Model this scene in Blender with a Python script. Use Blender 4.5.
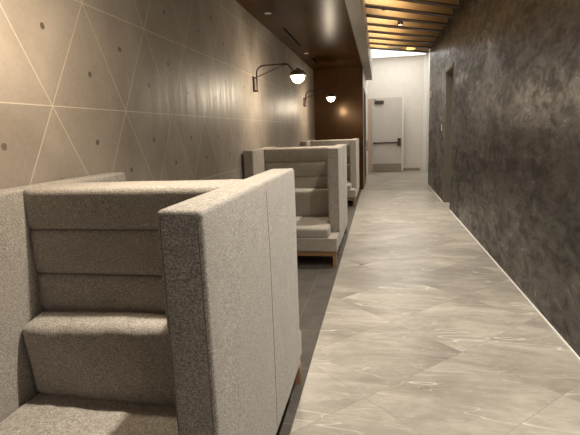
import bpy, bmesh, math, random
from mathutils import Vector, Matrix, noise
random.seed(7)
S = bpy.context.scene
COL = S.collection
for o in list(bpy.data.objects): bpy.data.objects.remove(o)

# ------------------------------------------------------------------ camera, world, exposure
cd = bpy.data.cameras.new('camera'); cam = bpy.data.objects.new('camera', cd); COL.objects.link(cam)
cd.sensor_width = 36.0; cd.lens = 459.36*36/580; cd.clip_start = 0.02; cd.clip_end = 100
Rr = Vector((0.98154581, 0.18756505, -0.03724481)); Uu = Vector((0.00175401, 0.18592847, 0.98256172)); Ff = Vector((-0.19121911, 0.96449466, -0.18216832))
M = Matrix((Rr, Uu, -Ff)).transposed().to_4x4(); M.translation = Vector((0, 0, 1.55)); cam.matrix_world = M
S.camera = cam
w = bpy.data.worlds.new('lobby'); S.world = w; w.use_nodes = True
w.node_tree.nodes['Background'].inputs[0].default_value = (1.0, 0.93, 0.85, 1)
w.node_tree.nodes['Background'].inputs[1].default_value = 0.48
S.view_settings.view_transform = 'Standard'; S.view_settings.look = 'None'
S.view_settings.exposure = 0.0; S.view_settings.gamma = 1.0
S.view_settings.use_curve_mapping = False
WARM = (1.0, 0.84, 0.63)
NEUT = (1.0, 0.92, 0.81)
SCONCE_W = 32.0
DOWN_W = 330.0
FAR_W = 38.0
LED_W = 9.0

# ------------------------------------------------------------------ node helpers
def mat(name):
    m = bpy.data.materials.new(name); m.use_nodes = True
    return m, m.node_tree.nodes, m.node_tree.links, m.node_tree.nodes['Principled BSDF']
def simple(name, col, rough=.6, metal=0., spec=.5, var=.08, vscale=30, bump=0., bscale=200):
    m, N, L, b = mat(name)
    tc = N.new('ShaderNodeTexCoord'); nz = N.new('ShaderNodeTexNoise'); nz.inputs['Scale'].default_value = vscale; nz.inputs['Detail'].default_value = 4
    L.new(tc.outputs['Object'], nz.inputs['Vector'])
    r = N.new('ShaderNodeValToRGB')
    r.color_ramp.elements[0].position = .3; r.color_ramp.elements[1].position = .7
    r.color_ramp.elements[0].color = (*[c*(1-var) for c in col], 1); r.color_ramp.elements[1].color = (*[min(1, c*(1+var)) for c in col], 1)
    L.new(nz.outputs['Fac'], r.inputs['Fac']); L.new(r.outputs['Color'], b.inputs['Base Color'])
    b.inputs['Roughness'].default_value = rough; b.inputs['Metallic'].default_value = metal; b.inputs['Specular IOR Level'].default_value = spec
    if bump:
        n2 = N.new('ShaderNodeTexNoise'); n2.inputs['Scale'].default_value = bscale; L.new(tc.outputs['Object'], n2.inputs['Vector'])
        bp = N.new('ShaderNodeBump'); bp.inputs['Strength'].default_value = bump; bp.inputs['Distance'].default_value = .01
        L.new(n2.outputs['Fac'], bp.inputs['Height']); L.new(bp.outputs['Normal'], b.inputs['Normal'])
    return m
def emit(name, col, strength):
    m, N, L, b = mat(name)
    b.inputs['Base Color'].default_value = (*col, 1); b.inputs['Emission Color'].default_value = (*col, 1); b.inputs['Emission Strength'].default_value = strength
    return m
class NB:
    """tiny builder for math node chains"""
    def __init__(s, N, L): s.N, s.L = N, L
    def m(s, op, a, b=None, c=None):
        n = s.N.new('ShaderNodeMath'); n.operation = op
        for i, v in enumerate((a, b, c)):
            if v is None: continue
            if isinstance(v, (int, float)): n.inputs[i].default_value = v
            else: s.L.new(v, n.inputs[i])
        return n.outputs[0]
    def line(s, val, period, half):   # 1 inside a line of half width at integer multiples of period
        f = s.m('PINGPONG', val, period/2)
        return s.m('LESS_THAN', f, half)
    def ramp(s, fac, stops):
        r = s.N.new('ShaderNodeValToRGB'); e = r.color_ramp.elements
        while len(e) < len(stops): e.new(.5)
        for el, (p, c) in zip(e, stops): el.position = p; el.color = (*c, 1) if len(c) == 3 else c
        s.L.new(fac, r.inputs['Fac']); return r.outputs['Color']
    def noise(s, vec, scale, detail=4, rough=.5, dist=0, mapscale=None, rot=None):
        if mapscale or rot:
            mp = s.N.new('ShaderNodeMapping'); s.L.new(vec, mp.inputs['Vector'])
            if mapscale: mp.inputs['Scale'].default_value = mapscale
            if rot: mp.inputs['Rotation'].default_value = rot
            vec = mp.outputs['Vector']
        n = s.N.new('ShaderNodeTexNoise'); s.L.new(vec, n.inputs['Vector'])
        n.inputs['Scale'].default_value = scale; n.inputs['Detail'].default_value = detail; n.inputs['Roughness'].default_value = rough; n.inputs['Distortion'].default_value = dist
        return n.outputs['Fac']
    def mix(s, fac, a, b, blend='MIX'):
        n = s.N.new('ShaderNodeMix'); n.data_type = 'RGBA'; n.blend_type = blend
        for i, v in ((0, fac), (6, a), (7, b)):
            if isinstance(v, (int, float)): n.inputs[i].default_value = v
            elif isinstance(v, tuple): n.inputs[i].default_value = (*v, 1)
            else: s.L.new(v, n.inputs[i])
        return n.outputs[2]
    def bump(s, h, strength, dist, normal=None):
        b = s.N.new('ShaderNodeBump'); b.inputs['Strength'].default_value = strength; b.inputs['Distance'].default_value = dist
        s.L.new(h, b.inputs['Height'])
        if normal: s.L.new(normal, b.inputs['Normal'])
        return b.outputs['Normal']

# ------------------------------------------------------------------ materials
def fabric():
    m, N, L, b = mat('woven_fabric'); k = NB(N, L)
    v = N.new('ShaderNodeTexCoord').outputs['Object']
    n1 = k.noise(v, 240, 3, .65); n2 = k.noise(v, 9, 4, .6)
    # short horizontal and vertical slubs of the weave
    n3 = k.noise(v, 60, 3, .6, 0, (1, 1, 9)); n4 = k.noise(v, 60, 3, .6, 0, (7, 7, 1))
    s = k.m('ADD', k.m('MULTIPLY', n1, .62), k.m('ADD', k.m('MULTIPLY', n3, .22), k.m('MULTIPLY', n4, .16)))
    c = k.ramp(s, [(.36, (.13, .109, .089)), (.48, (.295, .262, .222)), (.61, (.59, .545, .48))])
    tone = k.ramp(n2, [(.3, (.90, .90, .90)), (.7, (1, 1, 1))])
    c = k.mix(1.0, c, tone, 'MULTIPLY')
    L.new(c, b.inputs['Base Color']); b.inputs['Roughness'].default_value = .93; b.inputs['Specular IOR Level'].default_value = .2
    b.inputs['Sheen Weight'].default_value = .15; b.inputs['Sheen Roughness'].default_value = .5
    L.new(k.bump(s, .55, .004), b.inputs['Normal'])
    return m
def tile_wall():
    m, N, L, b = mat('triangular_concrete_tile'); k = NB(N, L)
    v = N.new('ShaderNodeTexCoord').outputs['Object']
    sp = N.new('ShaderNodeSeparateXYZ'); L.new(v, sp.inputs[0])
    s, H = .712, .588
    u = k.m('SUBTRACT', sp.outputs['Y'], 2.17-s*20); vv = k.m('SUBTRACT', sp.outputs['Z'], 1.73-H*10)
    bb = k.m('DIVIDE', vv, H); uu = k.m('DIVIDE', u, s)
    aa = k.m('SUBTRACT', uu, k.m('MULTIPLY', bb, .5)); cc = k.m('ADD', uu, k.m('MULTIPLY', bb, .5))
    hw = .0026/H
    l = k.m('MAXIMUM', k.line(bb, 1, hw), k.m('MAXIMUM', k.line(aa, 1, hw*.99), k.line(cc, 1, hw*.99)))
    fa = k.m('FRACT', aa); fb = k.m('FRACT', bb)
    def hole(t, r):
        da = k.m('SUBTRACT', fa, t); db = k.m('SUBTRACT', fb, t)
        du = k.m('MULTIPLY', k.m('ADD', da, k.m('MULTIPLY', db, .5)), s); dv = k.m('MULTIPLY', db, H)
        return k.m('LESS_THAN', k.m('ADD', k.m('MULTIPLY', du, du), k.m('MULTIPLY', dv, dv)), r*r)
    hol = k.m('MAXIMUM', hole(1/3, .017), hole(2/3, .017))
    up = k.m('LESS_THAN', k.m('ADD', fa, fb), 1.0)
    cell = k.m('ADD', k.m('ADD', k.m('MULTIPLY', k.m('FLOOR', aa), 12.9898), k.m('MULTIPLY', k.m('FLOOR', bb), 78.233)), k.m('MULTIPLY', up, 37.719))
    rnd = k.m('FRACT', k.m('MULTIPLY', k.m('SINE', cell), 43758.5453))
    n1 = k.noise(v, 2.2, 6, .6); n2 = k.noise(v, 45, 4, .6)
    c = k.ramp(k.m('ADD', k.m('MULTIPLY', n1, .75), k.m('MULTIPLY', n2, .25)), [(.30, (.275, .232, .192)), (.52, (.355, .305, .256)), (.72, (.425, .37, .315))])
    tone = k.m('ADD', k.m('MULTIPLY', rnd, .12), .92)
    cmb = N.new('ShaderNodeCombineColor')
    for i in range(3): L.new(tone, cmb.inputs[i])
    c = k.mix(1.0, c, cmb.outputs[0], 'MULTIPLY')
    c = k.mix(l, c, (.62, .54, .44)); c = k.mix(hol, c, (.13, .105, .08))
    L.new(c, b.inputs['Base Color'])
    st = k.noise(v, 14, 4, .6, 0, (1, 1, .05))      # vertical trowel streaks
    rr = N.new('ShaderNodeMapRange'); rr.inputs[1].default_value = .3; rr.inputs[2].default_value = .7; rr.inputs[3].default_value = .40; rr.inputs[4].default_value = .58
    L.new(st, rr.inputs[0]); L.new(rr.outputs[0], b.inputs['Roughness'])
    b.inputs['Specular IOR Level'].default_value = .55
    hgt = k.m('SUBTRACT', st, k.m('MULTIPLY', hol, 2.0))
    L.new(k.bump(hgt, .5, .006), b.inputs['Normal'])
    return m
def plaster():
    m, N, L, b = mat('dark_polished_plaster'); k = NB(N, L)
    v = N.new('ShaderNodeTexCoord').outputs['Object']
    n1 = k.noise(v, 1.3, 8, .62, .5, (1, .55, 1)); n2 = k.noise(v, 9, 9, .70, .6, (1, .42, 1)); n3 = k.noise(v, 34, 6, .65, .3, (1, .5, 1))
    f = k.m('ADD', k.m('MULTIPLY', n1, .45), k.m('MULTIPLY', n2, .55))
    c = k.ramp(f, [(.41, (.016, .013, .0105)), (.48, (.028, .0235, .019)), (.53, (.039, .0335, .028)), (.61, (.062, .055, .047))])
    zone = k.ramp(k.noise(v, 1.2, 4, .5, 0, (1, .55, 1)), [(.44, (0, 0, 0)), (.54, (1, 1, 1))])
    red = k.ramp(k.noise(v, 10, 8, .70, .8, (1, .45, 1)), [(.49, (0, 0, 0)), (.55, (1, 1, 1))])
    patch = k.m('MULTIPLY', red, zone)
    c = k.mix(k.m('MULTIPLY', patch, .85), c, (.020, .009, .007))
    L.new(c, b.inputs['Base Color'])
    rr = N.new('ShaderNodeMapRange'); rr.inputs[1].default_value = .40; rr.inputs[2].default_value = .60; rr.inputs[3].default_value = .46; rr.inputs[4].default_value = .26
    L.new(f, rr.inputs[0]); L.new(rr.outputs[0], b.inputs['Roughness'])
    sp_ = N.new('ShaderNodeMapRange'); sp_.inputs[1].default_value = .42; sp_.inputs[2].default_value = .60; sp_.inputs[3].default_value = .20; sp_.inputs[4].default_value = .58
    L.new(k.m('SUBTRACT', f, k.m('MULTIPLY', patch, .08)), sp_.inputs[0]); L.new(sp_.outputs[0], b.inputs['Specular IOR Level'])
    L.new(k.bump(k.m('ADD', n2, k.m('MULTIPLY', n3, .15)), .26, .016), b.inputs['Normal'])
    return m
def marble():
    m, N, L, b = mat('grey_beige_marble_tile'); k = NB(N, L)
    v = N.new('ShaderNodeTexCoord').outputs['Object']
    sp = N.new('ShaderNodeSeparateXYZ'); L.new(v, sp.inputs[0])
    r2 = math.sqrt(.5)
    p = k.m('MULTIPLY', k.m('ADD', sp.outputs['X'], sp.outputs['Y']), r2); q = k.m('MULTIPLY', k.m('SUBTRACT', sp.outputs['Y'], sp.outputs['X']), r2)
    Pp, Q = .92, .67
    pu = k.m('DIVIDE', k.m('SUBTRACT', p, 1.70-Pp*20), Pp); qu = k.m('DIVIDE', k.m('SUBTRACT', q, 1.82-Q*30), Q)
    l = k.m('MAXIMUM', k.line(pu, 1, .0022/Pp), k.line(qu, 1, .0022/Q))
    cell = k.m('ADD', k.m('MULTIPLY', k.m('FLOOR', pu), 12.9898), k.m('MULTIPLY', k.m('FLOOR', qu), 78.233))
    rnd = k.m('FRACT', k.m('MULTIPLY', k.m('SINE', cell), 43758.5453))
    off = N.new('ShaderNodeCombineXYZ'); L.new(k.m('MULTIPLY', rnd, 31.0), off.inputs[0]); L.new(k.m('MULTIPLY', rnd, 17.0), off.inputs[1]); L.new(rnd, off.inputs[2])
    va = N.new('ShaderNodeVectorMath'); va.operation = 'ADD'; L.new(v, va.inputs[0]); L.new(off.outputs[0], va.inputs[1]); vo = va.outputs[0]
    cloud = k.noise(vo, 2.0, 8, .60, .5, (.6, 1.5, 1), (0, 0, .2))
    fine = k.noise(vo, 16, 7, .68, .3, (.6, 1.2, 1))
    c = k.ramp(k.m('ADD', k.m('MULTIPLY', cloud, .74), k.m('MULTIPLY', fine, .26)), [(.32, (.235, .213, .179)), (.48, (.345, .315, .266)), (.64, (.50, .462, .395))])
    # thin pale veins: zero crossings of stretched noise
    def vein(scale, width, rot, dist, st):
        n = k.noise(vo, scale, 3, .45, dist, st, (0, 0, rot))
        d = k.m('ABSOLUTE', k.m('SUBTRACT', n, .5))
        return k.ramp(d, [(0, (1, 1, 1)), (width, (0, 0, 0))])
    v1 = vein(1.5, .0048, .14, .12, (.30, 2.3, 1)); v2 = vein(1.6, .0045, -.6, .15, (.6, 1.8, 1)); v3 = vein(2.6, .0055, .05, .12, (.28, 2.4, 1))
    br = k.ramp(k.noise(vo, 1.8, 3), [(.40, (.12, .12, .12)), (.58, (1, 1, 1))])
    c = k.mix(k.m('MULTIPLY', k.m('MULTIPLY', v1, br), .9), c, (.74, .70, .62)); c = k.mix(k.m('MULTIPLY', k.m('MULTIPLY', v2, br), .45), c, (.70, .66, .58)); c = k.mix(k.m('MULTIPLY', v3, .38), c, (.66, .62, .54)); c = k.mix(k.m('MULTIPLY', vein(5.0, .008, .3, .2, (.5, 1.7, 1)), .25), c, (.62, .58, .50))
    tone = k.m('ADD', k.m('MULTIPLY', rnd, .09), .93); cmb = N.new('ShaderNodeCombineColor')
    for i in range(3): L.new(tone, cmb.inputs[i])
    c = k.mix(1.0, c, cmb.outputs[0], 'MULTIPLY')
    c = k.mix(k.m('MULTIPLY', l, .55), c, (.22, .195, .16))
    L.new(c, b.inputs['Base Color'])
    rr = N.new('ShaderNodeMapRange'); rr.inputs[1].default_value = .3; rr.inputs[2].default_value = .7; rr.inputs[3].default_value = .27; rr.inputs[4].default_value = .38
    L.new(cloud, rr.inputs[0]); L.new(rr.outputs[0], b.inputs['Roughness']); b.inputs['Specular IOR Level'].default_value = .5
    L.new(k.bump(fine, .05, .004), b.inputs['Normal'])
    return m
def slate():
    m, N, L, b = mat('dark_slate_tile'); k = NB(N, L)
    v = N.new('ShaderNodeTexCoord').outputs['Object']
    sp = N.new('ShaderNodeSeparateXYZ'); L.new(v, sp.inputs[0])
    x = k.m('ADD', sp.outputs['X'], .665+.3*20); y = k.m('SUBTRACT', sp.outputs['Y'], 4.59-.6*20)
    col_ = k.m('FLOOR', k.m('DIVIDE', x, .3))
    y2 = k.m('ADD', y, k.m('MULTIPLY', k.m('MODULO', col_, 2), .3))
    l = k.m('MAXIMUM', k.line(x, .3, .0022), k.line(y2, .6, .0022))
    n1 = k.noise(v, 5, 7, .65, .5); n2 = k.noise(v, 40, 4)
    c = k.ramp(k.m('ADD', k.m('MULTIPLY', n1, .75), k.m('MULTIPLY', n2, .25)), [(.3, (.045, .038, .031)), (.7, (.10, .088, .074))])
    c = k.mix(k.m('MULTIPLY', l, .8), c, (.19, .165, .138))
    L.new(c, b.inputs['Base Color']); b.inputs['Roughness'].default_value = .5; b.inputs['Specular IOR Level'].default_value = .35
    L.new(k.bump(n1, .15, .004), b.inputs['Normal'])
    return m
def bronze(name='bronze_laminate', axis='Y', seam=None, rough=.27, spec=.2, k0=1.0):
    m, N, L, b = mat(name); k = NB(N, L)
    v = N.new('ShaderNodeTexCoord').outputs['Object']
    st = k.noise(v, 20, 3, .5, 0, (1, .06, 1) if axis == 'Y' else (1, 1, .06))
    n1 = k.noise(v, 2.5, 4)
    c = k.ramp(k.m('ADD', k.m('MULTIPLY', st, .6), k.m('MULTIPLY', n1, .4)), [(.3, (.058*k0, .026*k0, .0085*k0)), (.7, (.088*k0, .041*k0, .0145*k0))])
    if seam:
        sp = N.new('ShaderNodeSeparateXYZ'); L.new(v, sp.inputs[0])
        l = k.line(k.m('SUBTRACT', sp.outputs['Y'], seam[0]-seam[1]*10), seam[1], .004)
        c = k.mix(l, c, (.02, .01, .006))
    L.new(c, b.inputs['Base Color']); b.inputs['Metallic'].default_value = 0; b.inputs['Specular IOR Level'].default_value = spec; b.inputs['Specular Tint'].default_value = (1, .70, .45, 1)
    b.inputs['Roughness'].default_value = rough
    return m
def wood(name, c0, c1, axis, rough=.5):
    m, N, L, b = mat(name); k = NB(N, L)
    v = N.new('ShaderNodeTexCoord').outputs['Object']
    sc = {'X': (.08, 1, 1), 'Y': (1, .08, 1), 'D': (.08, 1, 1)}[axis]
    g = k.noise(v, 38, 5, .6, .4, sc, (0, 0, -math.pi/4) if axis == 'D' else None)
    c = k.ramp(g, [(.3, c0), (.7, c1)])
    L.new(c, b.inputs['Base Color']); b.inputs['Roughness'].default_value = rough
    L.new(k.bump(g, .1, .003), b.inputs['Normal'])
    return m
FAB = fabric(); WALLT = tile_wall(); PLAS = plaster(); MARB = marble(); SLAT = slate()
BRZC = bronze('bronze_ceiling_laminate', 'Y', (6.13, 3.05), .30, .026, .72); BRZW = bronze('bronze_wall_laminate', 'Z', None, .18, .24, .85)
STITCH = simple('dark_thread', (.15, .125, .10), .9)
OAK = wood('walnut_wood', (.24, .13, .06), (.36, .205, .10), 'X', .42)
BEAMW = wood('pale_beam_wood', (.50, .33, .15), (.66, .46, .23), 'D', .55)
BEAMD = wood('shaded_beam_wood', (.055, .03, .016), (.10, .055, .03), 'D', .5)  # darker copy of the beam wood, carries the shade of the undersides
DECK = wood('brown_deck_wood', (.14, .075, .03), (.22, .12, .05), 'Y', .6)
WHITE = simple('white_paint', (.74, .70, .63), .6, var=.03, vscale=6)
GREYP = simple('grey_paint', (.235, .21, .18), .5, var=.04)
DOORP = simple('pale_door_paint', (.56, .52, .475), .45, var=.03, vscale=8)
TRIMW = simple('bright_white_paint', (.82, .79, .74), .5, var=.02)
STEEL = simple('brushed_steel', (.42, .37, .31), .35, .9, var=.1)
DSTEEL = simple('dark_steel', (.09, .075, .06), .4, .8, var=.1)
BLACKM = simple('black_bronze_metal', (.055, .035, .025), .4, .6, var=.1)
PLATEM = simple('brushed_bronze_metal', (.055, .040, .033), .45, .3, var=.1)
SHADEM = simple('aged_bronze_metal', (.17, .125, .09), .4, .4, var=.1)
DARKD = simple('dark_door_laminate', (.075, .066, .054), .45, var=.12, vscale=12)
DARKJ = simple('dark_frame_paint', (.16, .145, .12), .5, var=.05)
GREYT = simple('grey_metal_trim', (.36, .33, .28), .45, .3, var=.05)
BLACK = simple('black_void', (.008, .007, .006), .9, spec=0.0)
WPLAS = simple('white_plastic', (.90, .88, .82), .4, var=.02)
ROSEW = simple('rosy_beige_paint', (.52, .40, .32), .5, var=.04)
GLASSD = simple('dark_door_glass', (.035, .030, .026), .12, 0, .8, var=.05)
GLOBE = emit('lit_opal_glass', (1.0, .86, .66), 9.0)
LAMPW = emit('lit_lamp_face', (1.0, .80, .52), 14.0)
LAMPY = emit('lit_warm_lamp', (1.0, .66, .22), 1.6)
LUMI = emit('luminous_panel', (.93, .96, 1.0), 1.25)

# ------------------------------------------------------------------ mesh helpers
def link(name, bm, m, parent=None, smooth=False, loc=None, kind=None):
    me = bpy.data.meshes.new(name)
    bmesh.ops.recalc_face_normals(bm, faces=bm.faces); bm.to_mesh(me); bm.free()
    for mm in (m if isinstance(m, (list, tuple)) else [m]): me.materials.append(mm)
    if smooth:
        for p in me.polygons: p.use_smooth = True
    o = bpy.data.objects.new(name, me); COL.objects.link(o)
    if parent: o.parent = parent
    if loc: o.location = loc
    if kind: o['kind'] = kind
    return o
def tag(o, label, cat, group=None):
    o['label'] = label; o['category'] = cat
    if group: o['group'] = group
    return o
def empty(name, loc, label=None, cat=None, group=None):
    o = bpy.data.objects.new(name, None); COL.objects.link(o); o.location = loc; o.empty_display_size = .1
    if label: tag(o, label, cat, group)
    return o
def box(bm, x0, x1, y0, y1, z0, z1, bev=0., seg=2):
    r = bmesh.ops.create_cube(bm, size=1)
    vs = r['verts']
    for v in vs:
        v.co = Vector(((x0+x1)/2 + v.co.x*(x1-x0), (y0+y1)/2 + v.co.y*(y1-y0), (z0+z1)/2 + v.co.z*(z1-z0)))
    if bev:
        es = list({e for v in vs for e in v.link_edges})
        bmesh.ops.bevel(bm, geom=es, offset=bev, segments=seg, profile=.5, affect='EDGES')
    return bm
def bx(*a, **k): return box(bmesh.new(), *a, **k)
def prism(bm, pts, axis, a0, a1):
    """extrude a closed polygon along an axis; pts are the two other coordinates in order"""
    def P(p, a): return {'X': (a, p[0], p[1]), 'Y': (p[0], a, p[1]), 'Z': (p[0], p[1], a)}[axis]
    A = [bm.verts.new(P(p, a0)) for p in pts]; B = [bm.verts.new(P(p, a1)) for p in pts]
    n = len(pts)
    bm.faces.new(A); bm.faces.new(B[::-1])
    for i in range(n): bm.faces.new((A[i], A[(i+1) % n], B[(i+1) % n], B[i]))
    return bm
def tube(bm, pts, r, n=10, caps=True, closed=False):
    pts = [Vector(p) for p in pts]; rings = []
    up = None; N_ = len(pts)
    for i, p in enumerate(pts):
        if closed: t = pts[(i+1) % N_]-pts[i-1]
        else: t = (pts[min(i+1, N_-1)]-pts[max(i-1, 0)])
        t.normalize()
        if up is None: up = Vector((0, 0, 1)) if abs(t.z) < .9 else Vector((1, 0, 0))
        a = t.cross(up).normalized(); b = a.cross(t).normalized(); up = b
        rr = r[i] if isinstance(r, (list, tuple)) else r
        rings.append([bm.verts.new(p+rr*(math.cos(q)*a+math.sin(q)*b)) for q in [2*math.pi*j/n for j in range(n)]])
    for i in range(N_ if closed else N_-1):
        A, B = rings[i], rings[(i+1) % N_]
        for j in range(n): bm.faces.new((A[j], A[(j+1) % n], B[(j+1) % n], B[j]))
    if caps and not closed: bm.faces.new(rings[0][::-1]); bm.faces.new(rings[-1])
    return bm
def lathe(bm, prof, n=24, c=(0, 0, 0)):
    rings = []
    for r, z in prof:
        if r < 1e-6: rings.append([bm.verts.new((c[0], c[1], c[2]+z))])
        else: rings.append([bm.verts.new((c[0]+r*math.cos(2*math.pi*j/n), c[1]+r*math.sin(2*math.pi*j/n), c[2]+z)) for j in range(n)])
    for A, B in zip(rings, rings[1:]):
        for j in range(n):
            k = (j+1) % n
            if len(A) == 1 and len(B) == 1: continue
            if len(A) == 1: bm.faces.new((A[0], B[k], B[j]))
            elif len(B) == 1: bm.faces.new((A[j], A[k], B[0]))
            else: bm.faces.new((A[j], A[k], B[k], B[j]))
    return bm
def soft(x0, x1, y0, y1, z0, z1, r=.03, puff=(0, 0, 0, 0, 0, 0), wrinkle=0., wscale=6., warp=None, n=14, seed=0):
    """upholstered block: rounded edges, faces that bulge (puff: -x +x -y +y -z +z), light creasing"""
    bm = bmesh.new(); c = Vector(((x0+x1)/2, (y0+y1)/2, (z0+z1)/2)); h = Vector(((x1-x0)/2, (y1-y0)/2, (z1-z0)/2))
    def ticks(H):
        e = [1-(r/H)*q for q in (0, .2, .45, .75, 1.0)]
        inner = [-(1-r/H)+2*(1-r/H)*i/n for i in range(1, n)]
        return [-a for a in e] + inner + e[::-1]
    T = [ticks(h.x), ticks(h.y), ticks(h.z)]
    cache = {}
    def V(i, j, k):
        key = (i, j, k)
        if key not in cache:
            p = Vector((T[0][i]*h.x, T[1][j]*h.y, T[2][k]*h.z))
            q = Vector([max(-(h[a]-r), min(h[a]-r, p[a])) for a in range(3)])
            d = p-q
            if d.length > 1e-9: p = q + d.normalized()*r
            g = Vector([1-(p[a]/h[a])**2 for a in range(3)])
            s = Vector((0, 0, 0))
            for a in range(3):
                o1, o2 = [b for b in range(3) if b != a]
                wgt = max(0, g[o1])**.6*max(0, g[o2])**.6
                side = p[a]/h[a]
                s[a] += (puff[2*a+1]*max(0, side) - puff[2*a]*max(0, -side))*wgt
            p = p+s+c
            if wrinkle:
                wv = noise.noise_vector(Vector((p.x*wscale*1.6+seed, p.y*wscale, p.z*wscale*.7)))
                p = p+wv*wrinkle
            if warp: p = warp(p)
            cache[key] = bm.verts.new(p)
        return cache[key]
    nx, ny, nz = [len(t)-1 for t in T]
    def quad(a, b, cc, d):
        vs = [V(*a), V(*b), V(*cc), V(*d)]
        if len(set(vs)) == 4: bm.faces.new(vs)
    for i in range(nx):
        for j in range(ny):
            for k in (0, nz): quad((i, j, k), (i+1, j, k), (i+1, j+1, k), (i, j+1, k))
    for i in range(nx):
        for k in range(nz):
            for j in (0, ny): quad((i, j, k), (i+1, j, k), (i+1, j, k+1), (i, j, k+1))
    for j in range(ny):
        for k in range(nz):
            for i in (0, nx): quad((i, j, k), (i, j+1, k), (i, j+1, k+1), (i, j, k+1))
    return bm
def copy_tree(o, parent=None):
    c = o.copy(); COL.objects.link(c)
    if parent: c.parent = parent
    for ch in list(o.children): copy_tree(ch, c)
    return c

# ------------------------------------------------------------------ the setting
XL, XR, XS = -1.66, 1.305, -.4576
YN, YB, YE = -2.5, 12.2, 17.5         # open lobby behind, bronze wall, far end wall
ZC, ZD = 3.10, 3.95                   # bronze ceiling, deck over the beams
struct = 'structure'
link('floor', bx(XS, 1.75, YN, YE+.15, -.12, 0), MARB, kind=struct)
link('floor_2', bx(XL-.1, XS-.004, YN, YB+.3, -.12, 0), SLAT, kind=struct)
link('trim_1', bx(XS-.004, XS, YN, YB, -.02, .001), GREYT, kind=struct)
link('wall_left', bx(XL-.12, XL, YN, YB+.2, -.05, 3.3), WALLT, kind=struct)
# right wall with the door recess cut out of it
RY0, RY1, RZ = 8.95, 9.9, 2.64
YR = 1.1          # the dark wall starts here; unseen gap before it added to let lobby light in
bm = bmesh.new(); box(bm, XR, XR+.34, YR, RY0, -.05, 4.1); box(bm, XR, XR+.34, RY1, 13.05, -.05, 4.1); box(bm, XR, XR+.34, RY0, RY1, RZ, 4.1)
link('wall_right', bm, PLAS, kind=struct)
bm = bmesh.new(); box(bm, XR-.012, XR, YR, RY0, 0, .008); box(bm, XR-.012, XR, RY1, 13.05, 0, .008)
link('baseboard_right', bm, TRIMW, kind=struct)
link('wall_right_end', bx(1.66, 1.76, 13.4, YE, -.05, 4.1), WHITE, kind=struct)
link('ceiling', bx(XL-.1, -.41, YN, YB+.1, ZC, ZC+.1), BRZC, kind=struct)
bm = bmesh.new(); box(bm, -.41, -.24, YN, 15.5, ZC, ZC+.06); box(bm, -.24, -.22, YN, 15.5, ZC-.012, ZD)
link('trim_2', bm, [GREYP], kind=struct)
link('ceiling_2', bx(-.23, 1.7, YN, 13.4, ZD, ZD+.08), DECK, kind=struct)
link('wall_blocker', bx(XL, -.41, -.52, -.40, -.02, 3.2), BRZW, kind=struct)  # unseen wall added to keep lobby light off the booth interior
link('wall_back', bx(XL, -.41, YB, YB+.12, -.02, 3.2), BRZW, kind=struct)
# left side beyond the bronze wall: return with dark glazed door, then white wall with the exit door opening
bm = bmesh.new(); box(bm, -.53, -.41, YB+.12, 12.6, -.02, 4.1); box(bm, -.53, -.41, 14.3, 15.9, -.02, 4.1); box(bm, -.53, -.41, 12.6, 14.3, 2.62, 4.1)
box(bm, -.53, -.41, 15.9, 17.0, 2.70, 4.1); box(bm, -.53, -.41, 17.0, YE, -.02, 4.1); box(bm, -.53, -.41, YB, YB+.12, 3.2, 4.1)
link('wall_left_end', bm, WHITE, kind=struct)
link('trim_3', bx(-.42, -.27, 17.16, 17.26, 0, 2.62), ROSEW, kind=struct)
link('wall_end', bx(-.53, 1.76, YE, YE+.12, -.02, 4.1), WHITE, kind=struct)
link('baseboard_end', bx(.82, 1.46, YE-.02, YE, 0, .10), STEEL, kind=struct)
link('ceiling_3', bx(-.46, 1.76, 13.4, YE+.1, 4.04, 4.12), TRIMW, kind=struct)
link('trim_4', bx(1.54, 1.66, YE-.10, YE, 0, 4.04), TRIMW, kind=struct)

# the flush door in the recess of the right wall
d = link('door_1', bx(XR+.20, XR+.245, RY0+.04, RY1-.04, .01, RZ-.05, bev=.003), DARKD, kind=struct)
bm = bmesh.new(); tube(bm, [(XR+.20, RY0+.12, 1.02), (XR+.15, RY0+.12, 1.02), (XR+.15, RY0+.24, 1.02)], .010)
link('door_handle', bm, STEEL, parent=d)
bm = bmesh.new(); box(bm, XR-.006, XR+.30, RY1-.04, RY1+.0, 0, RZ); box(bm, XR-.006, XR+.30, RY0, RY0+.04, 0, RZ); box(bm, XR-.006, XR+.30, RY0, RY1, RZ-.04, RZ)
link('trim_5', bm, DARKJ, kind=struct)
bm = bmesh.new(); box(bm, XR-.014, XR-.004, RY0-.01, RY1+.01, RZ-.005, RZ+.035)
link('trim_6', bm, GREYT, kind=struct)

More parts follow.
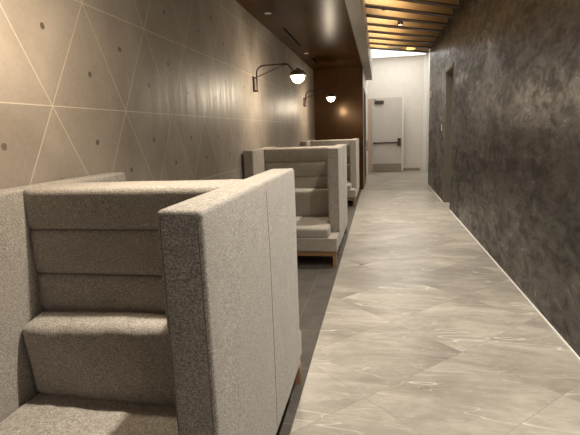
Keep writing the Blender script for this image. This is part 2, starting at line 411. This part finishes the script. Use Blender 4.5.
# ------------------------------------------------------------------ roof beams
def beam(y0, label):
    # y0: where its front edge leaves the soffit; it runs diagonally to the right wall
    t = .15; xa, xb = -.22, XR; dy = (xb-xa)*.87
    b = empty('roof_beam', (xa, y0, 3.5), label, 'beam', 'diagonal ceiling beams')
    def para(z0, z1, g=0):
        bm = bmesh.new(); vs = []
        for z in (z0, z1):
            vs.append([bm.verts.new(p) for p in ((0, -g, z), (xb-xa, dy-g, z), (xb-xa, dy+t+g, z), (0, t+g, z))])
        A, B = vs; bm.faces.new(A[::-1]); bm.faces.new(B)
        for i in range(4): bm.faces.new((A[i], A[(i+1) % 4], B[(i+1) % 4], B[i]))
        return bm
    link('beam_body', para(.02, .40), BEAMW, b)
    link('underside_shade', para(0, .02, .012), BEAMD, b)  # thin strip added below the beam, underside shade put into its colour
    if y0 > 6:
        # slim light strip along the top of the rear face, washing the next beam
        th = math.atan2(dy, xb-xa); cx = .52; cy = t+cx*.87
        st = bx(-.45, .45, .0, .02, -.015, .015); bmesh.ops.rotate(st, verts=st.verts, cent=(0, 0, 0), matrix=Matrix.Rotation(th, 3, 'Z'))
        bmesh.ops.translate(st, verts=st.verts, vec=(cx, cy+.001, .36)); link('light_strip', st, WPLAS, b)
        l = bpy.data.lights.new('strip_lamp', 'AREA'); l.shape = 'RECTANGLE'; l.size = .9; l.size_y = .03; l.energy = LED_W; l.color = (1.0, .85, .64)
        ob = bpy.data.objects.new('strip_lamp', l); COL.objects.link(ob); ob.parent = b
        nrm = Vector((-math.sin(th), math.cos(th), 0))
        ob.location = Vector((cx, cy, .345))+nrm*.035
        ob.rotation_euler = (nrm+Vector((0, 0, -.35))).to_track_quat('-Z', 'X').to_euler()
        ob.rotation_euler = (math.radians(72), 0, th)
    return b
ys = [11.95-.675*i for i in range(14)]
ordn = ['', 'second', 'third', 'fourth', 'fifth', 'sixth', 'seventh', 'eighth', 'ninth', 'tenth', 'eleventh', 'twelfth', 'thirteenth', 'fourteenth']
for i, y in enumerate(ys):
    lab = 'pale wood ceiling beam with shaded underside, last one before the white end room' if i == 0 else 'pale wood ceiling beam with shaded underside, %s one counted from the white end room' % ordn[i]
    beam(y, lab)
def blocking(x, y, wdt, label):
    bm = bx(-wdt/2, wdt/2, -.17, .17, 0, .34)
    o = link('beam_spacer', bm, DECK, loc=(x, y, 3.56)); tag(o, label, 'spacer')
blocking(.10, 8.62-.16, .12, 'short brown wood spacer block between beams near the grey soffit edge')

# ------------------------------------------------------------------ booths
def make_booth():
    """local origin on the floor at the middle of the booth; X=0 is the corridor face of the outer panel"""
    b = empty('booth', (0, 0, 0))
    HX = .70; T = 1.35; PI_, WO, WI = -.131, -1.163, -1.040
    link('aisle_panel', soft(PI_, .003, -HX-.008, HX, .158, T, .016, (.006, .006, .003, .003, 0, .004), .003, 3, n=20), FAB, b, True)
    ap = b.children[0]
    link('wall_panel', soft(WO, WI, -HX, HX, .158, T, .016, (.006, .006, .003, .003, 0, .004), .003, 3, n=20, seed=9), FAB, b, True)
    # stitched seams on the outer panel: both end faces and one upright in the middle of the corridor face
    from mathutils.bvhtree import BVHTree
    tree = BVHTree.FromPolygons([v.co for v in ap.data.vertices], [p.vertices for p in ap.data.polygons])
    def snap(p, d, lift=.0006):
        h = tree.ray_cast(Vector(p)-Vector(d)*.2, Vector(d))
        return h[0]-Vector(d)*lift if h[0] else Vector(p)
    for s in (-1, 1):
        y = s*(HX+.0005)
        bm = bmesh.new(); loop = [(PI_+.012, y-s*.002, .20), (PI_+.010, y-s*.002, .8), (PI_+.012, y-s*.002, T-.030), (PI_+.018, y-s*.002, T-.016), (PI_+.03, y-s*.002, T-.011), (-.03, y-s*.002, T-.011), (-.016, y-s*.002, T-.016), (-.010, y-s*.002, T-.030), (-.008, y-s*.002, .8), (-.010, y-s*.002, .20)]
        dense = []
        for a, c in zip(loop, loop[1:]):
            nn = max(1, int((Vector(c)-Vector(a)).length/.05))
            dense += [Vector(a).lerp(Vector(c), q/nn) for q in range(nn)]
        dense = [snap(p, (0, -s, 0)) for p in dense]
        tube(bm, dense, .0012, 6); link('seam', bm, STITCH, ap)
    bm = bmesh.new(); tube(bm, [snap((0, .02, .2+.03*q), (-1, 0, 0), .0002) for q in range(38)], .0013, 6); link('seam', bm, STITCH, ap)
    # back shared by the two seats, three padded bands on each side
    prof = []
    zs = [.16, .80, .97, 1.17, T]
    for i in range(4):
        z0, z1 = zs[i], zs[i+1]
        for q in range(13):
            f = q/12; e = 1-(2*f-1)**6
            if i == 3 and f > .9: continue
            prof.append((-.132-.014*e, z0+(z1-z0)*f))
    top = [(-.146+.002, T-.022), (-.138, T-.008), (-.122, T)]
    left = prof+top
    full = left+[(-y, z) for y, z in left[::-1]]
    bm = bmesh.new(); nX = 24; rings = []
    for i in range(nX+1):
        x = WI-.002+(PI_-WI+.004)*i/nX
        rings.append([bm.verts.new((x, y+.003*noise.noise((x*5, z*6, 3 if y > 0 else 8)), z+.004*noise.noise((x*4, y*9, 1))*(z > 1.3))) for y, z in full])
    for A, B in zip(rings, rings[1:]):
        for j in range(len(full)): k = (j+1) % len(full); bm.faces.new((A[j], A[k], B[k], B[j]))
    bm.faces.new(rings[0]); bm.faces.new(rings[-1][::-1])
    bp = link('back_panel', bm, FAB, b, True)
    for s in (-1, 1):
        for z in (.97, 1.17):
            bm = bmesh.new(); tube(bm, [(x, s*.1335, z) for x in (WI, (WI+PI_)/2, PI_)], .0032, 6); link('seam', bm, STITCH, bp)
    # seats: side -1 looks down the corridor to the photographer and runs out past the panels, side +1 is short
    for s, yf in ((-1, 1.05), (1, .78)):
        def yy(a, c): return (min(s*a, s*c), max(s*a, s*c))
        y0, y1 = yy(.13, yf)
        link('seat_base', soft(WO+.012, -.002, y0, y1, .18, .34, .012, (0, 0, .002, .002, 0, 0), .002, 3, n=10), FAB, b, True)
        y0, y1 = yy(.15, yf-.015)
        def wp(p, s=s):
            # outside the side panels the cushion widens towards the corridor
            out = max(0, min(1, (abs(p.y)-HX-.015)/.03))
            if p.x > -.3: p = p+Vector((.035*out, 0, 0))
            sag = math.exp(-((p.x+.58)/.25)**2)*math.exp(-((abs(p.y)-.55)/.25)**2)
            if p.z > .42: p = p-Vector((0, 0, .012*sag))
            return p
        cu = link('seat_cushion', soft(WI+.006, PI_-.004, y0, y1, .325, .452, .028, (0, 0, .006, .006, 0, .010), .006, 4, wp, n=22, seed=3*s), FAB, b, True)
        # lumbar cushion: tall front, top sloping up to the back, lower edge tucked in
        y0, y1 = yy(.145, .285)
        def wq(p, s=s):
            d = abs(p.y)-.145; fr = d/.14
            z = p.z
            e = max(0, min(1, (z-.56)/.22)); e = e*e*(3-2*e); z += e*(.034*(p.x-WI)/(PI_-WI)-.030)*fr
            y = p.y - s*.03*fr*(1-min(1, (z-.45)/.28))*.6
            x = p.x
            if fr > .5:
                cx = (WI+PI_)/2
                low = 1-min(1, max(0, (z-.45)/.28))
                x = cx+(x-cx)*(1-.030*low)
                # soft creases under the top seam
                y += s*.007*math.sin(x*46+2*math.sin(x*17))*math.exp(-((z-.66)/.13)**2)
            z += .016*math.cos((x+.58)*3.2)*(-1)*max(0, 1-(z-.45)/.1)*(z < .55) + .008
            return Vector((x, y, z))
        pc = link('back_cushion', soft(WI+.012, PI_-.008, y0, y1, .447, .800, .026, (0, 0, .012, .012, 0, .006), .007, 5, wq, n=24, seed=20+s), FAB, b, True)
    # walnut base: long rails, end rails, four legs
    bm = bmesh.new(); box(bm, -.062, -.012, -1.03, .76, .125, .18); box(bm, WO+.02, WO+.07, -1.03, .76, .125, .18)
    box(bm, WO+.07, -.062, -1.03, -.98, .125, .18); box(bm, WO+.07, -.062, .71, .76, .125, .18)
    link('base_rail', bm, OAK, b)
    for x in (-.052, WO+.025):
        for y in (-1.03, .725):
            bm = bmesh.new(); prism(bm, [(x, y), (x+.042, y), (x+.042, y+.045), (x, y+.045)], 'Z', 0, .125)
            link('leg', bm, OAK, b)
    return b
booth = make_booth()
BOOTH_Y = (1.866, 6.16, 10.46)
for i, (y, lab) in enumerate(zip(BOOTH_Y, (
        'large grey woven high-backed booth in the foreground, its seat cut by the photo edge',
        'grey woven high-backed booth on walnut legs, middle of the three along the tiled wall',
        'small distant grey high-backed booth beside the bronze end wall'))):
    o = booth if i == 0 else copy_tree(booth)
    o.location = (-.4773, y, 0); tag(o, lab, 'booth', 'booths along the tiled wall')

# ------------------------------------------------------------------ wall lamps
def make_sconce():
    s = empty('wall_lamp', (0, 0, 0))           # origin on the wall at plate centre; +X into the room
    link('wall_plate', bx(0, .022, -.032, .032, -.10, .10, bev=.004), PLATEM, s)
    bm = bmesh.new()
    for z in (-.085, .085): tube(bm, [(.02, 0, z), (.055, 0, z)], .010, 8)
    tube(bm, [(.052, 0, -.10), (.052, 0, .11)], .011, 10)
    link('plate_bracket', bm, BLACKM, s)
    arm = [(.052, 0, .10), (.052, 0, .14)]
    for q in range(1, 9):
        a = math.pi/2*q/8; arm.append((.052+.11*(1-math.cos(a)), 0, .14+.095*math.sin(a)))
    arm += [(.30, 0, .236), (.455, 0, .236), (.475, 0, .230), (.492, 0, .215), (.545, 0, .150)]
    bm = bmesh.new(); tube(bm, arm, .0095, 10); link('arm', bm, BLACKM, s)
    bm = bmesh.new(); tube(bm, [(.058, 0, .095), (.46, 0, .232)], .006, 8); link('brace', bm, BLACKM, s)
    c = (.61, 0, 0)
    bm = bmesh.new(); lathe(bm, [(0, .172), (.022, .171), (.030, .155), (.060, .148), (.088, .132), (.108, .108), (.120, .083), (.122, .078), (.112, .076), (.0, .079)], 32, c)
    link('lamp_shade', bm, SHADEM, s, True)
    bm = bmesh.new(); lathe(bm, [(.0, .078), (.092, .077)]+[(.092*math.cos(a), .077-.094*math.sin(a)) for a in [math.pi/2*q/10 for q in range(1, 10)]]+[(0, -.017)], 32, c)
    link('globe', bm, GLOBE, s, True)
    return s
sc = make_sconce()
def sconce_light(o):
    # the bulb sits in the open globe below the shade
    l = bpy.data.lights.new('bulb', 'POINT'); l.energy = SCONCE_W; l.color = WARM; l.shadow_soft_size = .06
    ob = bpy.data.objects.new('bulb', l); COL.objects.link(ob); ob.parent = o; ob.location = (.61, 0, -.11)
for i, (y, lab) in enumerate(((6.19, 'nearer lit wall lamp with curved dark arm over the middle booth'), (10.45, 'farther lit wall lamp by the corner with the bronze wall'), (1.80, 'lit wall lamp with curved dark arm above the foreground booth'))):
    o = sc if i == 0 else copy_tree(sc)
    o.location = (XL, y, 2.20); tag(o, lab, 'lamp', 'swing arm wall lamps')
for o in [o for o in COL.objects if o.name.startswith('wall_lamp')]: sconce_light(o)

# ------------------------------------------------------------------ bronze ceiling fittings
for i, (y, lab) in enumerate(((6.26, 'round pale recessed light in the bronze ceiling near the wall, the nearer one'), (9.56, 'round pale recessed light in the bronze ceiling, the one above the far wall lamp'))):
    e = empty('recessed_light', (-1.43, y, ZC), lab, 'ceiling light', 'recessed lights in the bronze ceiling')
    bm = bmesh.new(); lathe(bm, [(.032, .0), (.046, -.002), (.048, -.008), (.036, -.010), (.032, -.002)], 24); link('trim_ring', bm, WPLAS, e, True)
    bm = bmesh.new(); lathe(bm, [(0, -.003), (.033, -.003)], 24); link('lens', bm, WPLAS, e)
for i, (y0, y1, lab) in enumerate(((7.2, 8.75, 'long black slot vent in the bronze ceiling, nearer one'), (10.4, 11.2, 'short black slot vent in the bronze ceiling by the end wall'))):
    e = empty('slot_vent', (-1.41, (y0+y1)/2, ZC), lab, 'vent', 'slot vents in the bronze ceiling')
    hl = (y1-y0)/2
    link('slot', bx(-.019, .019, -hl, hl, -.004, .0), BLACK, e)
    bm = bmesh.new(); box(bm, -.023, -.019, -hl, hl, -.007, 0); box(bm, .019, .023, -hl, hl, -.007, 0)
    link('frame', bm, BLACKM, e)

# ------------------------------------------------------------------ corridor lights
def spot(x, y, z, power, angle=110, blend=.7, col=NEUT, target=None, size=.05, parent=None):
    l = bpy.data.lights.new('spot_bulb', 'SPOT'); l.energy = power; l.color = col; l.spot_size = math.radians(angle); l.spot_blend = blend; l.shadow_soft_size = size
    o = bpy.data.objects.new('spot_bulb', l); COL.objects.link(o); o.location = (x, y, z)
    if target:
        o.rotation_euler = (Vector(target)-Vector((x, y, z))).to_track_quat('-Z', 'Y').to_euler()
    if parent: o.parent = parent; o.matrix_parent_inverse = Matrix.Translation(-Vector(parent.location))
    return o
def can_light(x, y, z, label, lit=LAMPW, r=.055, h=.14):
    e = empty('spotlight', (x, y, z), label, 'ceiling light', 'cylinder spotlights between the beams')
    bm = bmesh.new(); lathe(bm, [(0, h), (r, h), (r, 0), (r-.008, 0), (r-.008, .02), (0, .02)], 20); link('housing', bm, BLACKM, e)
    bm = bmesh.new(); lathe(bm, [(0, .012), (r-.009, .012)], 20); link('lamp_face', bm, lit, e)
    bm = bmesh.new(); tube(bm, [(0, 0, h), (0, 0, ZD-z)], .008, 8); link('stem', bm, BLACKM, e)
    return e
slots = [  # one beside each booth, hung between the beams
    (2.0, 1.75, 'dark cylinder spotlight high above the foreground booth panel'),
    (3.95, .55, 'dark cylinder spotlight above the floor between the first two booths'),
    (5.95, 1.2, 'dark cylinder spotlight above the floor beside the middle booth'),
    (8.0, .5, 'dark cylinder spotlight above the floor between the last two booths'),
    (9.62, 1.05, 'small lit spotlight between the beams, midway across the corridor')]
for y, k, nm in slots:
    zl = 3.50 if y > 9 else 3.60
    e = can_light(.40, y, zl, nm)
    spot(.40, y, zl-.015, DOWN_W*k, 100, .8, NEUT, (.40, y, 0), .05, e)
# grazing lamps close to the dark wall
for y, nm in ((4.75, 'dark cylinder spotlight close to the plaster wall, nearer one'), (6.75, 'dark cylinder spotlight close to the plaster wall, farther one')):
    e = can_light(1.12, y, 3.60, nm); spot(1.12, y, 3.585, 14, 80, .6, NEUT, (1.22, y, 0), .04, e)
# yellow glowing lamp at the last beam and the grey box beside it
e = empty('dome_lamp', (.787, 12.56, 3.50), 'small yellow glowing dome lamp at the last ceiling beam', 'ceiling light')
bm = bmesh.new(); lathe(bm, [(0, .10)]+[(.11*math.cos(a), .10*math.sin(a)) for a in [math.pi/2*(1-q/8) for q in range(1, 9)]]+[(0, 0)], 20); link('dome', bm, LAMPY, e, True)
bm = bmesh.new(); tube(bm, [(0, 0, .09), (0, 0, .45)], .01, 8); link('stem', bm, BLACKM, e)
o = link('junction_box', bx(-.16, .16, -.08, .08, 0, .12, bev=.006), GREYT, loc=(.40, 12.36, 3.50)); o.rotation_euler.z = .716; tag(o, 'flat grey metal box under the last ceiling beam', 'box')

# ------------------------------------------------------------------ far end: luminous ceiling, exit door, glazed door, wall controls
e = empty('ceiling_light', (.65, 15.4, 4.02), 'big luminous white ceiling panel over the far end of the corridor', 'ceiling light')
link('light_panel', bx(-.95, .90, -1.75, 1.85, 0, .015), LUMI, e)
l = bpy.data.lights.new('panel_lamp', 'AREA'); l.shape = 'RECTANGLE'; l.size = 1.7; l.size_y = 3.2; l.energy = FAR_W; l.color = (1.0, .95, .88)
ob = bpy.data.objects.new('panel_lamp', l); COL.objects.link(ob); ob.parent = e; ob.location = (0, 0, -.02)

dr = link('door_2', bx(0, 1.06, -.05, 0, .02, 2.63, bev=.003), DOORP, loc=(-.26, 17.22, 0), kind=struct)
dr.rotation_euler = (0, 0, math.radians(-1.5))
bm = bx(1.06, 1.105, -.055, .002, .02, 2.64); link('door_edge', bm, TRIMW, dr)
link('kick_plate', bx(.02, 1.03, -.056, -.05, .03, .30), STEEL, dr)
bm = bmesh.new(); box(bm, .05, .92, -.115, -.085, 1.02, 1.075, .005); box(bm, .05, .10, -.115, -.05, 1.01, 1.085, .004); box(bm, .90, 1.02, -.12, -.05, .93, 1.20, .006)
link('panic_bar', bm, DSTEEL, dr)
bm = bmesh.new(); box(bm, .10, .42, -.12, -.05, 2.42, 2.54, .008); tube(bm, [(.14, -.09, 2.54), (.14, -.09, 2.575), (.02, -.20, 2.575)], .01, 8)
link('door_closer', bm, DSTEEL, dr)

dg = link('door_3', bx(-.45, -.435, 12.62, 14.28, .05, 2.58), GLASSD, kind=struct)
bm = bmesh.new()
for a, c in ((12.6, 12.70), (13.38, 13.52), (14.2, 14.3)): box(bm, -.47, -.395, a, c, 0, 2.62)
for a, c in ((0, .16), (1.0, 1.06), (2.54, 2.62)): box(bm, -.47, -.398, 12.70, 14.2, a, c)
link('door_frame', bm, DARKJ, dg)
for y in (13.30, 13.60):
    bm = bmesh.new(); tube(bm, [(-.395, y, .95), (-.345, y, .95), (-.345, y, 1.25), (-.395, y, 1.25)], .011, 8); link('door_handle', bm, STEEL, dg)
dx = link('door_4', bx(-.47, -.455, 15.92, 16.98, .01, 2.68), DOORP, kind=struct)
bm = bmesh.new(); tube(bm, [(-.455, 16.1, 1.02), (-.40, 16.1, 1.02), (-.40, 16.22, 1.02)], .010, 8); link('door_handle', bm, STEEL, dx)

e = empty('thermostat', (XR, 12.53, 2.36), 'small white box high on the dark wall near its far end', 'wall control')
link('case', bx(-.03, 0, -.07, .07, -.085, .085, bev=.006), WPLAS, e); link('sensor_face', bx(-.033, -.03, -.045, .045, -.02, .05), simple('pale_grey_plastic', (.6, .58, .53), .4), e)
e = empty('light_switch', (XR, 10.36, 1.53), 'pale switch plate on the dark wall just past the recessed door', 'switch')
link('switch_plate', bx(-.007, 0, -.045, .045, -.075, .075, bev=.003), GREYT, e)
for z in (-.03, .03): link('rocker', bx(-.011, -.006, -.02, .02, z-.022, z+.022, bev=.002), WPLAS, e)
